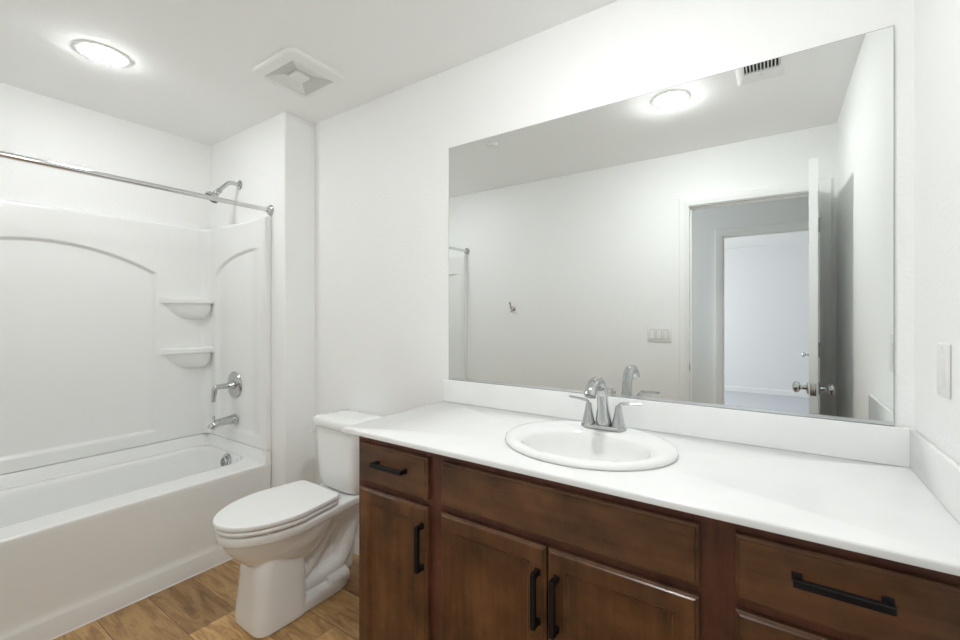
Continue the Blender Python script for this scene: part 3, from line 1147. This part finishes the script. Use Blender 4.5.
fan = thing('exhaust_fan', 'square white ceiling exhaust fan grille above the toilet', 'exhaust fan', (-1.873, 1.177, H))
fx0, fx1, fy0, fy1 = -2.042, -1.702, 1.032, 1.322
m = MB()
n = 6
gx0, gx1, gy0, gy1 = -2.000, -1.765, 1.080, 1.318-0.026
m.loft([rrect(fx0, fx1, fy0, fy1, 0.045, H-0.0005, n), rrect(fx0, fx1, fy0, fy1, 0.045, H-0.010, n), rrect(fx0+0.004, fx1-0.004, fy0+0.004, fy1-0.004, 0.043, H-0.017, n),
        rrect(fx0+0.012, fx1-0.012, fy0+0.012, fy1-0.012, 0.038, H-0.020, n), rrect(gx0, gx1, gy0, gy1, 0.004, H-0.022, n), rrect(gx0+0.001, gx1-0.001, gy0+0.001, gy1-0.001, 0.004, H-0.018, n)], False, False)
m.build('cover', M['plastic'], fan, 40)
qx0, qx1, qy0, qy1 = -1.918, -1.843, 1.150, 1.222
zo, zi = H-0.018, H-0.003
m = MB()
G = [Vector((gx0, gy0, zo)), Vector((gx1, gy0, zo)), Vector((gx1, gy1, zo)), Vector((gx0, gy1, zo))]
Q = [Vector((qx0, qy0, zi)), Vector((qx1, qy0, zi)), Vector((qx1, qy1, zi)), Vector((qx0, qy1, zi))]
for i in (1, 3):
    m.add([G[i], G[(i+1) % 4], Q[(i+1) % 4], Q[i]], [(0, 1, 2, 3)])
m.build('side_facets', M['grille'], fan, 0)
for i in (0, 2):
    m = MB()
    N = 9
    for k in range(N):
        t0, t1 = k/N, (k+0.55)/N
        a, b = G[i], G[(i+1) % 4]
        c, d = Q[(i+1) % 4], Q[i]
        p = [a.lerp(d, t0), b.lerp(c, t0), b.lerp(c, t1), a.lerp(d, t1)]
        q = [v+Vector((0, 0, -0.0014)) for v in p]
        m.loft([p, q])
    m.add([v+Vector((0, 0, 0.0014)) for v in (G[i], G[(i+1) % 4], Q[(i+1) % 4], Q[i])], [(0, 1, 2, 3)])
    m.build('louvred_facet', M['grille'], fan, 0)
m = MB()
m.box(qx0-0.001, qx1+0.001, qy0-0.001, qy1+0.001, zi-0.012, zi-0.0005, 0.002, 1)
m.build('centre_cap', M['plastic'], fan)

vent = thing('air_register', 'white ceiling air register with dark slots seen in the mirror', 'air vent', (-0.05, 0.77, H))
vx0, vx1, vy0, vy1 = -0.152, 0.050, 0.632, 0.985
m = MB()
sx0, sx1, sy0, sy1 = -0.118, 0.022, 0.738, 0.882
m.loft([rrect(vx0, vx1, vy0, vy1, 0.003, H-0.0005, 3), rrect(vx0+0.001, vx1-0.001, vy0+0.001, vy1-0.001, 0.003, H-0.004, 3), rrect(vx0+0.012, vx1-0.012, vy0+0.012, vy1-0.012, 0.002, H-0.009, 3), rrect(sx0, sx1, sy0, sy1, 0.0015, H-0.009, 3), rrect(sx0, sx1, sy0, sy1, 0.0015, H-0.001, 3)], False, False)
m.box(-0.060, -0.045, 0.700, 0.708, H-0.014, H-0.008, 0.001, 1)
m.build('frame', M['plastic'], vent, 30)
m = MB()
m.box(sx0-0.001, sx1+0.001, sy0-0.001, sy1+0.001, H-0.0012, H-0.0006)
m.build('duct_opening', M['dark'], vent, 0)
for k in range(10):
    x = sx0+0.007+0.014*k
    m = MB()
    m.add([(x, sy0, H-0.0092), (x+0.0035, sy0, H-0.0092), (x+0.0055, sy0, H-0.0014), (x+0.0020, sy0, H-0.0014), (x, sy1, H-0.0092), (x+0.0035, sy1, H-0.0092), (x+0.0055, sy1, H-0.0014), (x+0.0020, sy1, H-0.0014)],
          [(0, 1, 2, 3), (4, 5, 6, 7), (0, 1, 5, 4), (1, 2, 6, 5), (2, 3, 7, 6), (3, 0, 4, 7)])
    m.build('slat', M['plastic'], vent, 0)

m = MB()
m.lathe([(0.040, -0.0005), (0.040, -0.004), (0.036, -0.009), (0.030, -0.0095), (0.029, -0.013), (0.010, -0.014), (0.002, -0.014)], (-1.572, 0.700, H), (0, 0, 1), 36)
o = m.build('sprinkler_cover', M['plastic'])
o['label'] = 'small round white ceiling cover seen in the mirror above the robe hook'
o['category'] = 'sprinkler cover'

# ------------------------------------------------------------------ wall fittings
hk = thing('robe_hook', 'small chrome robe hook on the blank wall in the mirror', 'hook', (-1.920, YO, 1.37))
m = MB()
m.lathe([(0.022, 0.0004), (0.022, 0.004), (0.016, 0.009), (0.009, 0.012)], (-1.920, YO, 1.358), (0, 1, 0), 24)
m.build('rosette', M['nickel'], hk)
m = MB()
m.tube(arc_path([(-1.920, YO+0.008, 1.358), (-1.920, YO+0.035, 1.352), (-1.922, YO+0.055, 1.405)], 6, 0.02), [0.008]*8+[0.0065], 14)
m.lathe([(0.002, 0), (0.009, 0.003), (0.010, 0.009), (0.004, 0.015)], (-1.922, YO+0.055, 1.400), (0, 0.2, 1), 16)
m.tube(arc_path([(-1.920, YO+0.012, 1.352), (-1.920, YO+0.026, 1.325), (-1.920, YO+0.040, 1.340)], 5, 0.014), [0.007]*7+[0.006], 14)
m.build('hook_arms', M['nickel'], hk)

sw = thing('light_switch', 'three gang white rocker switch plate beside the doorway in the mirror', 'light switch', (-0.695, YO, 1.163))
cx, cz = -0.695, 1.163
m = MB()
m.box(cx-0.082, cx+0.082, YO+0.0004, YO+0.006, cz-0.058, cz+0.058, 0.003, 2)
m.build('plate', M['plastic'], sw)
for k in (-1, 0, 1):
    m = MB()
    m.box(cx+k*0.046-0.0178, cx+k*0.046+0.0178, YO+0.0055, YO+0.0064, cz-0.0345, cz+0.0345)
    m.build('rocker_gap_shade', M['gasket'], sw, 0)  # grey plate under each rocker, its colour painting the shaded gap around it
for k in (-1, 0, 1):
    m = MB()
    x = cx+k*0.046
    tilt = 0.005 if k < 1 else 0.001
    m.add([(x-0.0165, YO+0.004, cz-0.033), (x+0.0165, YO+0.004, cz-0.033), (x+0.0165, YO+0.004, cz+0.033), (x-0.0165, YO+0.004, cz+0.033),
           (x-0.0160, YO+0.0075+tilt, cz-0.0325), (x+0.0160, YO+0.0075+tilt, cz-0.0325), (x+0.0160, YO+0.0078, cz+0.0325), (x-0.0160, YO+0.0078, cz+0.0325)],
          [(0, 1, 2, 3), (4, 5, 6, 7), (0, 1, 5, 4), (1, 2, 6, 5), (2, 3, 7, 6), (3, 0, 4, 7)])
    m.build('rocker', M['plastic'], sw, 0)

ol = thing('wall_outlet_plate', 'single white wall plate on the right wall above the side splash', 'wall plate', (XR, 1.300, 1.182))
cy, cz = 1.300, 1.182
m = MB()
m.box(XR-0.006, XR-0.0004, cy-0.036, cy+0.036, cz-0.058, cz+0.058, 0.003, 2)
m.build('plate', M['plastic'], ol)
m = MB()
m.box(XR-0.0085, XR-0.004, cy-0.0165, cy+0.0165, cz-0.033, cz+0.033, 0.001, 1)
ins = m.build('insert', M['plastic'], ol)
for s in (-1, 1):
    m = MB()
    m.lathe([(0.0030, 0), (0.0028, 0.0012), (0.001, 0.0014)], (XR-0.0058, cy, cz+s*0.048), (-1, 0, 0), 14)
    m.build('screw', M['plastic'], ol)
